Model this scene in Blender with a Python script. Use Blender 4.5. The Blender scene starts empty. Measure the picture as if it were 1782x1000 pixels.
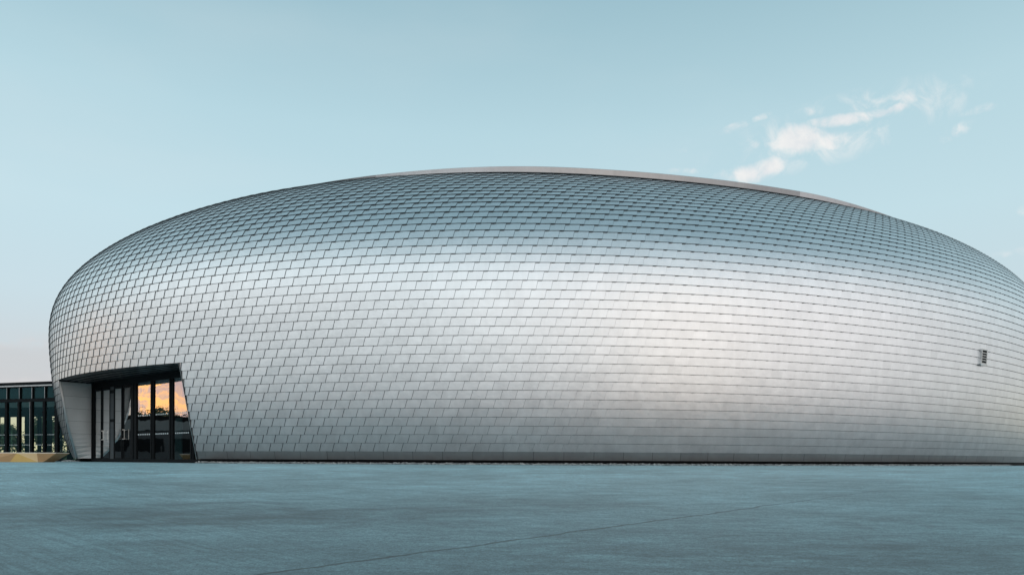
import bpy, math, random
import numpy as np
random.seed(7); rng = np.random.default_rng(7)
sc = bpy.context.scene
col = sc.collection
R = math.radians

# ------------------------------------------------------------------ helpers
def link(o, parent=None):
    col.objects.link(o)
    if parent: o.parent = parent
    return o
def mesh_obj(name, verts, faces, mats, parent=None, midx=None, smooth=None):
    me = bpy.data.meshes.new(name)
    me.from_pydata([tuple(map(float, v)) for v in verts], [], [tuple(map(int, f)) for f in faces])
    if not isinstance(mats, (list, tuple)): mats = [mats]
    for m in mats: me.materials.append(m)
    if midx is not None: me.polygons.foreach_set('material_index', np.asarray(midx, dtype=np.int32))
    if smooth is not None:
        s = np.ones(len(me.polygons), dtype=bool) if smooth is True else np.asarray(smooth, dtype=bool)
        me.polygons.foreach_set('use_smooth', s)
    me.update()
    return link(bpy.data.objects.new(name, me), parent)
def empty(name, label, cat, loc=(0, 0, 0), group=None):
    o = bpy.data.objects.new(name, None); o.location = loc
    o['label'] = label; o['category'] = cat
    if group: o['group'] = group
    return link(o)
class MB:
    def __init__(s): s.v = []; s.f = []; s.m = []
    def quad(s, a, b, c, d, m=0):
        i = len(s.v); s.v += [a, b, c, d]; s.f.append((i, i+1, i+2, i+3)); s.m.append(m)
    def poly(s, pts, m=0):
        i = len(s.v); s.v += list(pts); s.f.append(tuple(range(i, i+len(pts)))); s.m.append(m)
    def box(s, o, ex, ey, ez, m=0):      # o corner, three edge vectors
        o = np.array(o, float); ex, ey, ez = (np.array(e, float) for e in (ex, ey, ez))
        p = [o, o+ex, o+ex+ey, o+ey]; p += [k+ez for k in p]
        i = len(s.v); s.v += p
        for f in ((3,2,1,0), (4,5,6,7), (0,1,5,4), (1,2,6,5), (2,3,7,6), (3,0,4,7)):
            s.f.append(tuple(i+k for k in f)); s.m.append(m)
    def tube(s, pts, r, n=8, m=0):
        pts = [np.array(p, float) for p in pts]; rings = []
        for k, p in enumerate(pts):
            a = pts[max(k-1, 0)]; b = pts[min(k+1, len(pts)-1)]
            d = (b-a)/np.linalg.norm(b-a); u = np.cross(d, (0, 0, 1))
            if np.linalg.norm(u) < 1e-3: u = np.cross(d, (1, 0, 0))
            u /= np.linalg.norm(u); w = np.cross(d, u)
            rr = r[k] if isinstance(r, (list, tuple)) else r
            i = len(s.v); rings.append(i)
            for q in range(n):
                t = 2*math.pi*q/n; s.v.append(p+rr*(math.cos(t)*u+math.sin(t)*w))
        for a, b in zip(rings, rings[1:]):
            for q in range(n):
                s.f.append((a+q, a+(q+1) % n, b+(q+1) % n, b+q)); s.m.append(m)
        s.f.append(tuple(rings[0]+q for q in range(n))[::-1]); s.m.append(m)
        s.f.append(tuple(rings[-1]+q for q in range(n))); s.m.append(m)
    def build(s, name, mats, parent=None, smooth=None):
        return mesh_obj(name, s.v, s.f, mats, parent, s.m, smooth)

# ------------------------------------------------------------------ materials
def new_mat(name):
    m = bpy.data.materials.new(name); m.use_nodes = True
    nt = m.node_tree; return m, nt, nt.nodes['Principled BSDF']
def simple(name, c, rough=.6, metal=0., spec=.5, var=.12, scale=6., bump=0., bscale=60.):
    m, nt, b = new_mat(name); N = nt.nodes; L = nt.links
    b.inputs['Roughness'].default_value = rough; b.inputs['Metallic'].default_value = metal
    b.inputs['Specular IOR Level'].default_value = spec
    tc = N.new('ShaderNodeTexCoord'); no = N.new('ShaderNodeTexNoise')
    no.inputs['Scale'].default_value = scale; no.inputs['Detail'].default_value = 5
    L.new(tc.outputs['Object'], no.inputs['Vector'])
    mx = N.new('ShaderNodeMix'); mx.data_type = 'RGBA'
    mx.inputs['A'].default_value = (*[x*(1-var) for x in c], 1); mx.inputs['B'].default_value = (*[min(1, x*(1+var)) for x in c], 1)
    L.new(no.outputs['Fac'], mx.inputs['Factor']); L.new(mx.outputs['Result'], b.inputs['Base Color'])
    if bump:
        n2 = N.new('ShaderNodeTexNoise'); n2.inputs['Scale'].default_value = bscale; n2.inputs['Detail'].default_value = 4
        L.new(tc.outputs['Object'], n2.inputs['Vector'])
        bp = N.new('ShaderNodeBump'); bp.inputs['Strength'].default_value = bump; bp.inputs['Distance'].default_value = .01
        L.new(n2.outputs['Fac'], bp.inputs['Height']); L.new(bp.outputs['Normal'], b.inputs['Normal'])
    return m

# --- shingle metal: brushed stainless, each shingle a little different
def metal_mat(name, base, rough, tint_attr=.06, bumpd=.0042):
    m, nt, b = new_mat(name); N = nt.nodes; L = nt.links
    b.inputs['Metallic'].default_value = 1.
    tc = N.new('ShaderNodeTexCoord')
    n1 = N.new('ShaderNodeTexNoise'); n1.inputs['Scale'].default_value = 2.2; n1.inputs['Detail'].default_value = 4
    n2 = N.new('ShaderNodeTexNoise'); n2.inputs['Scale'].default_value = 26; n2.inputs['Detail'].default_value = 6
    n3 = N.new('ShaderNodeTexNoise'); n3.inputs['Scale'].default_value = 5.5; n3.inputs['Detail'].default_value = 2
    for n in (n1, n2, n3): L.new(tc.outputs['Object'], n.inputs['Vector'])
    at = N.new('ShaderNodeAttribute'); at.attribute_name = 'rnd'
    # value = 1 + a*(rnd-.5) + b*(n1-.5) + c*(n2-.5)
    def mad(src, k, add=None):
        x = N.new('ShaderNodeMath'); x.operation = 'MULTIPLY_ADD'
        L.new(src, x.inputs[0]); x.inputs[1].default_value = k
        if add is None: x.inputs[2].default_value = 1-.5*k
        else:
            s = N.new('ShaderNodeMath'); s.operation = 'SUBTRACT'; L.new(add, s.inputs[0]); s.inputs[1].default_value = .5*k
            L.new(s.outputs[0], x.inputs[2])
        return x.outputs[0]
    v = mad(n1.outputs['Fac'], .16)
    v = mad(n2.outputs['Fac'], .10, v)
    mp_ = N.new('ShaderNodeMapping'); mp_.inputs['Scale'].default_value = (5, 5, .35); L.new(tc.outputs['Object'], mp_.inputs['Vector'])
    n5 = N.new('ShaderNodeTexNoise'); n5.inputs['Scale'].default_value = 1.; n5.inputs['Detail'].default_value = 3; L.new(mp_.outputs[0], n5.inputs['Vector'])
    v = mad(n5.outputs['Fac'], .14, v)
    if tint_attr: v = mad(at.outputs['Fac'], tint_attr, v)
    vm = N.new('ShaderNodeVectorMath'); vm.operation = 'SCALE'
    vm.inputs[0].default_value = base; L.new(v, vm.inputs['Scale'])
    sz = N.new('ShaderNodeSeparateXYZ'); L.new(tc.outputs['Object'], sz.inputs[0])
    shade_rng = N.new('ShaderNodeMapRange'); shade_rng.interpolation_type = 'SMOOTHSTEP'; shade_rng.inputs['From Min'].default_value = -.4; shade_rng.inputs['From Max'].default_value = 3.8
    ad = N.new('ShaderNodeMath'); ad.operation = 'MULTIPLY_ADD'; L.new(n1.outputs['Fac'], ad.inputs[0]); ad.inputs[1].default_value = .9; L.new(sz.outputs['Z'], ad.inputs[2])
    sb_ = N.new('ShaderNodeMath'); sb_.operation = 'SUBTRACT'; L.new(ad.outputs[0], sb_.inputs[0]); sb_.inputs[1].default_value = .45; L.new(sb_.outputs[0], shade_rng.inputs['Value'])
    shade_mix = N.new('ShaderNodeMix'); shade_mix.data_type = 'RGBA'; shade_mix.inputs['A'].default_value = (.58, .52, .515, 1); shade_mix.inputs['B'].default_value = (1, 1, 1, 1); L.new(shade_rng.outputs[0], shade_mix.inputs['Factor'])  # dimmer reflection low on the shell, painted into the metal colour
    vmm = N.new('ShaderNodeVectorMath'); vmm.operation = 'MULTIPLY'; L.new(vm.outputs[0], vmm.inputs[0]); L.new(shade_mix.outputs['Result'], vmm.inputs[1]); vm = vmm
    L.new(vm.outputs[0], b.inputs['Base Color'])
    rr = N.new('ShaderNodeMapRange'); rr.inputs['To Min'].default_value = rough-.05; rr.inputs['To Max'].default_value = rough+.07
    L.new(n2.outputs['Fac'], rr.inputs['Value']); L.new(rr.outputs[0], b.inputs['Roughness'])
    bp = N.new('ShaderNodeBump'); bp.inputs['Strength'].default_value = 1; bp.inputs['Distance'].default_value = bumpd
    L.new(n3.outputs['Fac'], bp.inputs['Height'])
    L.new(bp.outputs['Normal'], b.inputs['Normal'])
    return m
M = {}
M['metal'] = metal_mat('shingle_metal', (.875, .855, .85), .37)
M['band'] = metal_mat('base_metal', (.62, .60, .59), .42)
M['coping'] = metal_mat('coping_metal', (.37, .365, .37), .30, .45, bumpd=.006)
M['edge'] = simple('shadow_gap', (.055, .064, .07), .8, spec=.2)
M['black'] = simple('black_frame', (.006, .007, .008), .6, spec=.1)
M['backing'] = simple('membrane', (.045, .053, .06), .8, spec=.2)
M['roof'] = simple('roof_membrane', (.3, .3, .3), .8)
M['trimsteel'] = simple('trim_steel', (.62, .62, .62), .35, metal=1)
M['steel'] = simple('polished_steel', (.58, .59, .59), .3, metal=1)
M['dot'] = simple('white_film', (.8, .82, .82), .6)
M['greypanel'] = simple('grey_panel', (.045, .05, .054), .5)
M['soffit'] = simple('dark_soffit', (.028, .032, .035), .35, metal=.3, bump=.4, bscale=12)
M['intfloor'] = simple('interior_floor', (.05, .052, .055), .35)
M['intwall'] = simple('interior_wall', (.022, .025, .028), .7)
M['teal'] = simple('teal_print', (.12, .26, .27), .5, var=.5, scale=9)
M['desk'] = simple('desk_laminate', (.10, .105, .11), .4)
M['white'] = simple('white_paint', (.7, .7, .7), .6)
M['spandrel'] = simple('spandrel_back', (.012, .04, .05), .5, var=.4, scale=1.2)
M['trunk'] = simple('bark', (.06, .05, .04), .9)
M['leaf'] = simple('foliage', (.045, .075, .035), .7, var=.6, scale=.9)
M['grass'] = simple('meadow_grass', (.06, .10, .04), .9, var=.5, scale=.2)
M['concrete'] = simple('parapet', (.16, .17, .17), .8)

def glass_mat(name, tint, refl, refl_col=(1, 1, 1), rough=.0, fk=1.4):
    m = bpy.data.materials.new(name); m.use_nodes = True; nt = m.node_tree; N = nt.nodes; L = nt.links
    N.remove(N['Principled BSDF']); out = N['Material Output']
    tr = N.new('ShaderNodeBsdfTransparent'); tr.inputs[0].default_value = (*tint, 1)
    gl = N.new('ShaderNodeBsdfGlossy'); gl.inputs['Roughness'].default_value = rough; gl.inputs['Color'].default_value = (*refl_col, 1)
    fr = N.new('ShaderNodeFresnel'); fr.inputs['IOR'].default_value = 1.5
    a = N.new('ShaderNodeMath'); a.operation = 'MULTIPLY_ADD'; a.inputs[1].default_value = fk; a.inputs[2].default_value = refl; a.use_clamp = True
    L.new(fr.outputs[0], a.inputs[0])
    tc = N.new('ShaderNodeTexCoord'); no = N.new('ShaderNodeTexNoise'); no.inputs['Scale'].default_value = .9
    L.new(tc.outputs['Object'], no.inputs['Vector'])
    bp = N.new('ShaderNodeBump'); bp.inputs['Strength'].default_value = 1; bp.inputs['Distance'].default_value = .004
    L.new(no.outputs['Fac'], bp.inputs['Height']); L.new(bp.outputs['Normal'], gl.inputs['Normal'])
    mx = N.new('ShaderNodeMixShader'); L.new(a.outputs[0], mx.inputs[0]); L.new(tr.outputs[0], mx.inputs[1]); L.new(gl.outputs[0], mx.inputs[2])
    L.new(mx.outputs[0], out.inputs['Surface'])
    return m
M['glass'] = glass_mat('entrance_glass', (.6, .68, .68), .32)
M['doorglass'] = glass_mat('door_glass', (.4, .45, .45), .85)
M['wingglass'] = glass_mat('wing_glass', (.88, .92, .86), .0, (.22, .60, .70), fk=.7)
M['rearglass'] = glass_mat('rear_glass', (1., 1., .92), .0)

# ground : broom finished concrete, cool tone
def ground_mat():
    m, nt, b = new_mat('broomed_concrete'); N = nt.nodes; L = nt.links
    tc = N.new('ShaderNodeTexCoord')
    def noise(scale, det, vec=None, sc_=(1, 1, 1), rot=0, dist=0):
        mp = N.new('ShaderNodeMapping'); mp.vector_type = 'TEXTURE'; mp.inputs['Scale'].default_value = tuple(1/q for q in sc_); mp.inputs['Rotation'].default_value = (0, 0, rot)
        L.new(tc.outputs['Object'], mp.inputs['Vector'])
        n = N.new('ShaderNodeTexNoise'); n.inputs['Scale'].default_value = scale; n.inputs['Detail'].default_value = det
        n.inputs['Roughness'].default_value = .6; n.inputs['Distortion'].default_value = dist
        L.new(mp.outputs[0], n.inputs['Vector']); return n.outputs['Fac']
    def math_(op, a, b_=None, c=None, clamp=False):
        x = N.new('ShaderNodeMath'); x.operation = op; x.use_clamp = clamp
        for i, v in enumerate((a, b_, c)):
            if v is None: continue
            if isinstance(v, (int, float)): x.inputs[i].default_value = v
            else: L.new(v, x.inputs[i])
        return x.outputs[0]
    big = noise(.22, 4, sc_=(1, 2.2, 1), dist=.6)
    mid = noise(1.3, 5, sc_=(1, 2.6, 1), rot=.15, dist=.5)
    # broom streaks that fan out on the left
    st = noise(3.2, 4, sc_=(.25, 5.5, 1), rot=R(-40), dist=.25)
    st2 = noise(4., 6, sc_=(.5, 2.6, 1), rot=R(-8), dist=.3)
    grain = noise(70, 3); fine = noise(260, 2)
    sx = N.new('ShaderNodeSeparateXYZ'); L.new(tc.outputs['Object'], sx.inputs[0])
    lm = N.new('ShaderNodeMapRange'); lm.interpolation_type = 'SMOOTHSTEP'
    lm.inputs['From Min'].default_value = 0; lm.inputs['From Max'].default_value = -3.5; L.new(sx.outputs['X'], lm.inputs['Value'])
    mst = N.new('ShaderNodeMix'); L.new(lm.outputs[0], mst.inputs['Factor']); L.new(st2, mst.inputs['A']); L.new(st, mst.inputs['B'])
    clump = noise(17, 6, sc_=(1, 1.2, 1))
    v = math_('MULTIPLY_ADD', big, 1.3, .35)
    v = math_('MULTIPLY', v, math_('MULTIPLY_ADD', mid, 1.2, .4))
    v = math_('MULTIPLY', v, math_('MULTIPLY_ADD', mst.outputs['Result'], 1.15, .42))
    v = math_('MULTIPLY', v, math_('MULTIPLY_ADD', clump, 1.5, .25))
    v = math_('MULTIPLY', v, math_('MULTIPLY_ADD', grain, 3.2, -.6))
    v = math_('MULTIPLY', v, math_('MULTIPLY_ADD', fine, 1.4, .3))
    v = math_('MAXIMUM', v, .08)
    near = N.new('ShaderNodeMapRange'); near.inputs['From Min'].default_value = 4; near.inputs['From Max'].default_value = 20; near.inputs['To Min'].default_value = .42; near.inputs['To Max'].default_value = 1.32  # darker near, paler far: grazing brightness painted into the concrete colour
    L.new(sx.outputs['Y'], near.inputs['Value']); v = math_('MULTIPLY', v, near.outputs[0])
    # darker patches, one left and one right
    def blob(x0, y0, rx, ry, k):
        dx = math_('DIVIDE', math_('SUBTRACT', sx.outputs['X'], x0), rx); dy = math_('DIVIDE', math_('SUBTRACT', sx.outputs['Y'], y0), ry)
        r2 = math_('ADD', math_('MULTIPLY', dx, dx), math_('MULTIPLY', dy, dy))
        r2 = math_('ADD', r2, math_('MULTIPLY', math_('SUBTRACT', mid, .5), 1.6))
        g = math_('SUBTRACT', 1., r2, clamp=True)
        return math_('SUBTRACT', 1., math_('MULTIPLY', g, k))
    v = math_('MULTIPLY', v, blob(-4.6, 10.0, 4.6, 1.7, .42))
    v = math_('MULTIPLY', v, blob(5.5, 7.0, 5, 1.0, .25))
    # hairline joint crossing the paving
    CR = dict(x0=-2.25, y0=6.05, x1=5.04, y1=12.05)
    dx_, dy_ = CR['x1']-CR['x0'], CR['y1']-CR['y0']; ln = math.hypot(dx_, dy_); nx, ny = -dy_/ln, dx_/ln
    dist = math_('ADD', math_('MULTIPLY', sx.outputs['X'], nx), math_('MULTIPLY', sx.outputs['Y'], ny))
    dist = math_('SUBTRACT', dist, CR['x0']*nx+CR['y0']*ny)
    wob = noise(1.8, 8, dist=.3)
    dist = math_('ADD', dist, math_('MULTIPLY', math_('SUBTRACT', wob, .5), .24))
    cr = N.new('ShaderNodeMapRange'); cr.inputs['From Min'].default_value = .012; cr.inputs['From Max'].default_value = .04
    L.new(math_('ABSOLUTE', dist), cr.inputs['Value'])
    end = N.new('ShaderNodeMapRange'); end.inputs['From Min'].default_value = 3.2; end.inputs['From Max'].default_value = 8.5; L.new(sx.outputs['X'], end.inputs['Value'])
    crv = math_('MULTIPLY_ADD', math_('SUBTRACT', 1., cr.outputs[0]), -.72, 1.)
    crf = N.new('ShaderNodeMix'); L.new(end.outputs[0], crf.inputs['Factor']); L.new(crv, crf.inputs['A']); crf.inputs['B'].default_value = 1.
    v = math_('MULTIPLY', v, crf.outputs['Result'])
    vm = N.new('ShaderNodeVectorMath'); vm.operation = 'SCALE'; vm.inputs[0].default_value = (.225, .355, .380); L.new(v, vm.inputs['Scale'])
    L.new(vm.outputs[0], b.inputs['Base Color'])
    b.inputs['Roughness'].default_value = .5; b.inputs['Specular IOR Level'].default_value = .7
    bp = N.new('ShaderNodeBump'); bp.inputs['Strength'].default_value = .55; bp.inputs['Distance'].default_value = .012
    h = math_('ADD', math_('ADD', math_('MULTIPLY', grain, .5), math_('MULTIPLY', fine, .25)), math_('MULTIPLY', mst.outputs['Result'], .6))
    L.new(h, bp.inputs['Height']); L.new(bp.outputs['Normal'], b.inputs['Normal'])
    return m
M['ground'] = ground_mat()

# ------------------------------------------------------------------ the shell surface
ZK = np.array([0.155, 0.4511, 0.7365, 1.0236, 1.3128, 1.6039, 1.8966, 2.1906, 2.4854, 2.7807, 3.0763, 3.3723, 3.6684, 3.9648, 4.2613, 4.558, 4.8548, 5.1517, 5.4487, 5.7458, 6.0427, 6.3392, 6.6345, 6.9273, 7.2156, 7.4969, 7.7695, 8.0323, 8.2845, 8.5258, 8.7562, 8.977, 9.1898, 9.3956, 9.5946, 9.7869, 9.973, 10.1536, 10.3287, 10.4986, 10.663, 10.8225, 10.9781])
QK = np.array([0.7052, 0.6102, 0.5277, 0.4514, 0.3832, 0.3239, 0.2733, 0.2306, 0.194, 0.1615, 0.1324, 0.1062, 0.083, 0.0626, 0.0449, 0.0296, 0.0167, 0.0064, 0.0001, 0.0, 0.0085, 0.0276, 0.0599, 0.1098, 0.1817, 0.2771, 0.3952, 0.5338, 0.6907, 0.8641, 1.0516, 1.2504, 1.4576, 1.6718, 1.8924, 2.1188, 2.3504, 2.5863, 2.8262, 3.07, 3.3174, 3.568, 3.8211])
KK = np.arange(-1, 42)
AL, AR, BB, CX, CY, ROT = 26.6249, 34.3775, 21.4333, 1.7980, 44.6333, .28483
def pos(k, t, extra_in=0., dz=0.):
    k = np.asarray(k, float); t = np.asarray(t, float)
    z = np.interp(k, KK, ZK)+dz; q = np.interp(k, KK, QK)
    u = np.maximum(k, 0)/41.
    c, s = np.cos(t), np.sin(t)
    kl = 1.3044-.6209*u-.1124*u*u+.6503*u**3; kr = .4094-.1223*u+.2102*u*u+.6832*u**3
    a = np.where(c < 0, AL-kl*q, AR-kr*q)-extra_in; b = BB-q-extra_in
    n = np.where(c < 0, 1.8714+.4074*u*u, 1.8043+.1152*u*u)
    X = a*np.sign(c)*np.abs(c)**(2/n); Y = -b*np.sign(s)*np.abs(s)**(2/n)
    cr, sr = math.cos(ROT), math.sin(ROT)
    Xw = CX+cr*X-sr*Y+.0771*u*u
    return np.stack([Xw, CY+sr*X+cr*Y, z+.03283*(Xw-CX)*u*u], -1)
def normal(k, t):
    e = .02
    du = pos(k, t+e)-pos(k, t-e); dv = pos(np.minimum(k+.3, 41), t)-pos(np.maximum(k-.3, -1), t)
    n = np.cross(du, dv); n /= np.linalg.norm(n, axis=-1, keepdims=True)
    c = pos(k, t)-np.array([CX, CY, 4.])
    sgn = np.sign((n*c).sum(-1, keepdims=True)); return n*sgn
# arc length tables: for each row line, s measured to the right from the front reference
TT = np.linspace(1.889+math.pi, 1.889-math.pi, 4001)   # decreasing t = going right
SARC = {}
for k in range(-1, 42):
    P = pos(k, TT); d = np.concatenate([[0], np.cumsum(np.linalg.norm(np.diff(P, axis=0), axis=1))])
    SARC[k] = d-d[2000]
def t_of_s(k, s): return np.interp(s, SARC[k], TT)
def s_of_t(k, t): return np.interp(-t, -TT, SARC[k])
# entrance opening: jamb position per row line -1..11
JL = np.array([2.835, 2.820, 2.808, 2.799, 2.793, 2.789, 2.786, 2.7833, 2.7816, 2.7811, 2.7816, 2.7829, 2.7851])
JR = np.array([2.3801, 2.3774, 2.375, 2.373, 2.3715, 2.3705, 2.3699, 2.3697, 2.3698, 2.3701, 2.3705, 2.3709, 2.3715])
LINTEL = 11

hall = empty('museum_building', 'huge egg shaped hall clad in silvery stainless shingles with cut in glass entrance', 'building', (CX, CY, 0))
def under(o, p=hall):
    o.parent = p; o.matrix_parent_inverse = p.matrix_basis.inverted() if p.name == 'x' else o.matrix_parent_inverse
    return o
HOFF = np.array([CX, CY, 0.])
def hobj(name, verts, faces, mats, midx=None, smooth=None, parent=None, off=HOFF):
    return mesh_obj(name, np.asarray(verts, float)-off, faces, mats, parent or hall, midx, smooth)
def hb(mb, name, mats, parent=None, smooth=None):
    return hobj(name, mb.v, mb.f, mats, mb.m, smooth, parent)

# ---- shingles
W = .495; SL = .215; DASH = .285
NU, NV = 4, 3
ug = np.linspace(0, 1, NU+1); vg = np.linspace(0, 1, NV+1)
V = []; F = []; MI = []; SM = []; RND = []; nv = 0
BO = .022; RO = .017            # bottom lap and right-hand fold stand proud by this much
off = 0.
for r in range(0, 41):
    lo = max(SARC[r][0], SARC[r+1][0]); hi = min(SARC[r][-1], SARC[r+1][-1])
    js = np.arange(math.ceil((lo-off)/W), math.floor((hi-off)/W))
    J, Vv, U = np.meshgrid(js, vg, ug, indexing='ij')
    gap = .004
    for part in ((0,) if r >= LINTEL else (1, 2)):
        sb = (J+U)*W+off+gap*(.5-U)*2; st = sb+SL*W
        keep = np.ones(len(js), bool)
        if part:
            jl_b, jl_t = s_of_t(r, JL[r+1]), s_of_t(r+1, JL[r+2]); jr_b, jr_t = s_of_t(r, JR[r+1]), s_of_t(r+1, JR[r+2])
            if part == 1:      # left of the opening
                sb2 = np.minimum(sb, jl_b); st2 = np.minimum(st, jl_t)
            else:
                sb2 = np.maximum(sb, jr_b); st2 = np.maximum(st, jr_t)
            wb = (sb2[:, 0, -1]-sb2[:, 0, 0]); wt = (st2[:, 0, -1]-st2[:, 0, 0]); keep = np.maximum(wb, wt) > .03
            sb, st = sb2, st2
        tb = t_of_s(r, sb); tt = t_of_s(r+1, st)
        Vg = Vv*(.955 if r < 22 else .975); tq = tb*(1-Vg)+tt*Vg; kq = r+Vg
        P = pos(kq, tq); Nn = normal(kq, tq)
        nj = len(js)
        a = rng.normal(0, .0011, nj)[:, None, None]; bb = rng.normal(0, .0011, nj)[:, None, None]
        o = BO*(1-Vv)+RO*U+.0012*(1-(2*U-1)**2)*(1-(2*Vv-1)**2)+a*(U-.5)+bb*(Vv-.5)
        T = P+Nn*o[..., None]
        B0 = P[:, 0]-Nn[:, 0]*.012               # bottom edge, in
        R0 = P[:, :, -1]-Nn[:, :, -1]*.012       # right edge, in
        L0 = P[:, :, 0]-Nn[:, :, 0]*.012
        # dark hook gap under the right end of the lower edge
        for j in range(nj):
            if not keep[j]: continue
            base = nv; rv = rng.random()
            V.append(T[j].reshape(-1, 3)); V.append(B0[j]); V.append(R0[j]); V.append(L0[j])
            V.append(T[j, 0]); V.append(T[j, :, -1]); V.append(T[j, :, 0])
            n = (NU+1)*(NV+1)
            e1 = base+n+NU+1+2*(NV+1); e2 = e1+NU+1; e3 = e2+NV+1
            for y in range(NV):
                for x in range(NU):
                    i = base+y*(NU+1)+x; F.append((i, i+1, i+NU+2, i+NU+1)); MI.append(0); SM.append(True)
            for x in range(NU):
                F.append((base+n+x, base+n+x+1, e1+x+1, e1+x)); MI.append(1); SM.append(False)
            ib = base+n+NU+1
            for y in range(NV):
                F.append((e2+y, ib+y, ib+y+1, e2+y+1)); MI.append(1); SM.append(False)
            il = ib+NV+1
            for y in range(NV):
                F.append((e3+y+1, il+y+1, il+y, e3+y)); MI.append(0); SM.append(False)
            cnt = 2*(NU+1+2*(NV+1))+n; nv += cnt
            RND.append(np.full(cnt, rv))
            # hook gap
            p0 = T[j, 0, NU-1]*.95+T[j, 0, NU-2]*.05; p1 = T[j, 0, NU]; dn = T[j, 0]-T[j, 1]; dn = dn/np.linalg.norm(dn, axis=1)[:, None]
            if np.linalg.norm(T[j, 0, NU]-T[j, 0, 0]) > .4 and r > 0:
                g = .011
                nn = Nn[j, 0, NU]
                V.append(np.stack([p0, p1, p1+dn[NU]*g-nn*.006, p0+dn[NU]*g-nn*.006])); RND.append(np.zeros(4))
                F.append((nv+3, nv+2, nv+1, nv)); MI.append(1); SM.append(False); nv += 4
    off = (off+SL*W+DASH*W) % W
V = np.concatenate(V); RND = np.concatenate(RND)
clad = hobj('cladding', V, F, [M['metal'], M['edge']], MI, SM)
at = clad.data.attributes.new('rnd', 'FLOAT', 'POINT'); at.data.foreach_set('value', RND.astype(np.float32))

# ---- dark backing shell (with the opening left out)
tt_ = np.linspace(0, 2*math.pi, 361)[:-1]
def seg_ts(a, b, n): return np.linspace(a, b, n)
mb = MB()
for r in range(-1, 41):
    if r < LINTEL: ts0 = np.linspace(JL[r+1]+.004, JR[r+1]-.004+2*math.pi, 340); ts1 = np.linspace(JL[r+2]+.004, JR[r+2]-.004+2*math.pi, 340)
    else: ts0 = ts1 = np.linspace(JL[11], JL[11]+2*math.pi, 340)
    a = pos(r, ts0); b = pos(r+1, ts1)
    a = a-normal(np.full(340, float(r)), ts0)*.03; b = b-normal(np.full(340, float(r+1)), ts1)*.03
    for i in range(339): mb.quad(a[i+1], a[i], b[i], b[i+1])
hb(mb, 'substructure', M['backing'])

# ---- base band of larger plates
mb = MB(); rn = []
for part in (1, 2):
    s0 = s_of_t(-1, JL[0]); s1 = s_of_t(-1, JR[0])
    if part == 1: edges = np.arange(s0, SARC[-1][0]+.5, -1.0)[::-1]
    else: edges = np.concatenate([[s1], np.arange(s1+.45, SARC[-1][-1]-.5, 1.03)])
    for a, b in zip(edges, edges[1:]):
        g = .005; f_ = rng.random()
        sA = np.linspace(a+g, b-g, 4)
        tb = t_of_s(-1, sA); shift = 0
        if part == 1: tt2 = t_of_s(0, sA-s0+s_of_t(0, JL[1]))
        else: tt2 = t_of_s(0, sA-s1+s_of_t(0, JR[1]))
        n0 = normal(np.full(4, -1.), tb); n1 = normal(np.full(4, 0.), tt2)
        o = .004+rng.normal(0, .0015)
        b0 = pos(-1, tb)+n0*o; t0 = pos(0, tt2)+n1*(o-.002)
        for i in range(3): mb.quad(b0[i], b0[i+1], t0[i+1], t0[i]); rn += [f_]*4
        e0 = b0-n0*.05; 
        for i in range(3): mb.quad(e0[i], e0[i+1], b0[i+1], b0[i]); rn += [f_]*4
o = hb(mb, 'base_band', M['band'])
at = o.data.attributes.new('rnd', 'FLOAT', 'POINT'); at.data.foreach_set('value', np.array(rn, np.float32))

# ---- recessed plinth
mb = MB(); ts = np.linspace(JL[0], JR[0]+2*math.pi, 300)
a = pos(-1, ts, .12, -.2); b = pos(-1, ts, .12, 0.0)
for i in range(299): mb.quad(a[i+1], a[i], b[i], b[i+1])
hb(mb, 'plinth', M['black'])  # black colour stands in for the shadow gap below the cladding

# ---- roof coping: ledge then upstand, tapering where the rim dips behind the shingles
ts = np.linspace(0, 2*math.pi, 361)
def sstep(x, a, b):
    u = np.clip((x-a)/(b-a), 0, 1); return u*u*(3-2*u)
cfac = .02+.98*sstep(ts, 1.02, 1.36)*(1-sstep(ts, 1.76, 2.42))
def ring(inn, dz, fac=cfac):
    P = pos(41, ts); N_ = normal(np.full(len(ts), 40.9), ts); N_[:, 2] = 0; N_ /= np.linalg.norm(N_, axis=1)[:, None]
    P = P-N_*inn; P[:, 2] += dz*fac; return P
one = np.ones(len(ts))
prof = [ring(-.03, .03), ring(.10, .075), ring(.15, .10), ring(.13, .34), ring(.17, .365), ring(.5, .365), ring(.5, .0)]
mb = MB(); rn = []
seamw = 6
for lo, hi in zip(prof, prof[1:]):
    for i in range(len(ts)-1):
        mb.quad(lo[i+1], lo[i], hi[i], hi[i+1]); rn += [float((i//seamw*7919 % 13)/13)]*4
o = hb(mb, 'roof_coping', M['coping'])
at = o.data.attributes.new('rnd', 'FLOAT', 'POINT'); at.data.foreach_set('value', np.array(rn, np.float32))
# dark shadow joint under the upstand
mb = MB(); lo = ring(.104, .085); hi = ring(.123, .125)
for i in range(len(ts)-1): mb.quad(lo[i+1], lo[i], hi[i], hi[i+1])
hb(mb, 'coping_joint', M['edge'])
# shallow roof
mb = MB(); ringp = ring(.5, .1)
cen = np.array([CX-1, CY, 11.3])
prev = ringp
for f_ in (.66, .33):
    nx_ = cen+(ringp-cen)*f_; nx_[:, 2] = 11.25+.35*(1-f_)
    for i in range(len(ts)-1): mb.quad(prev[i+1], prev[i], nx_[i], nx_[i+1])
    prev = nx_
mb.poly([prev[i] for i in range(0, 360, 4)][::-1])
hb(mb, 'roof', M['roof'])

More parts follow.
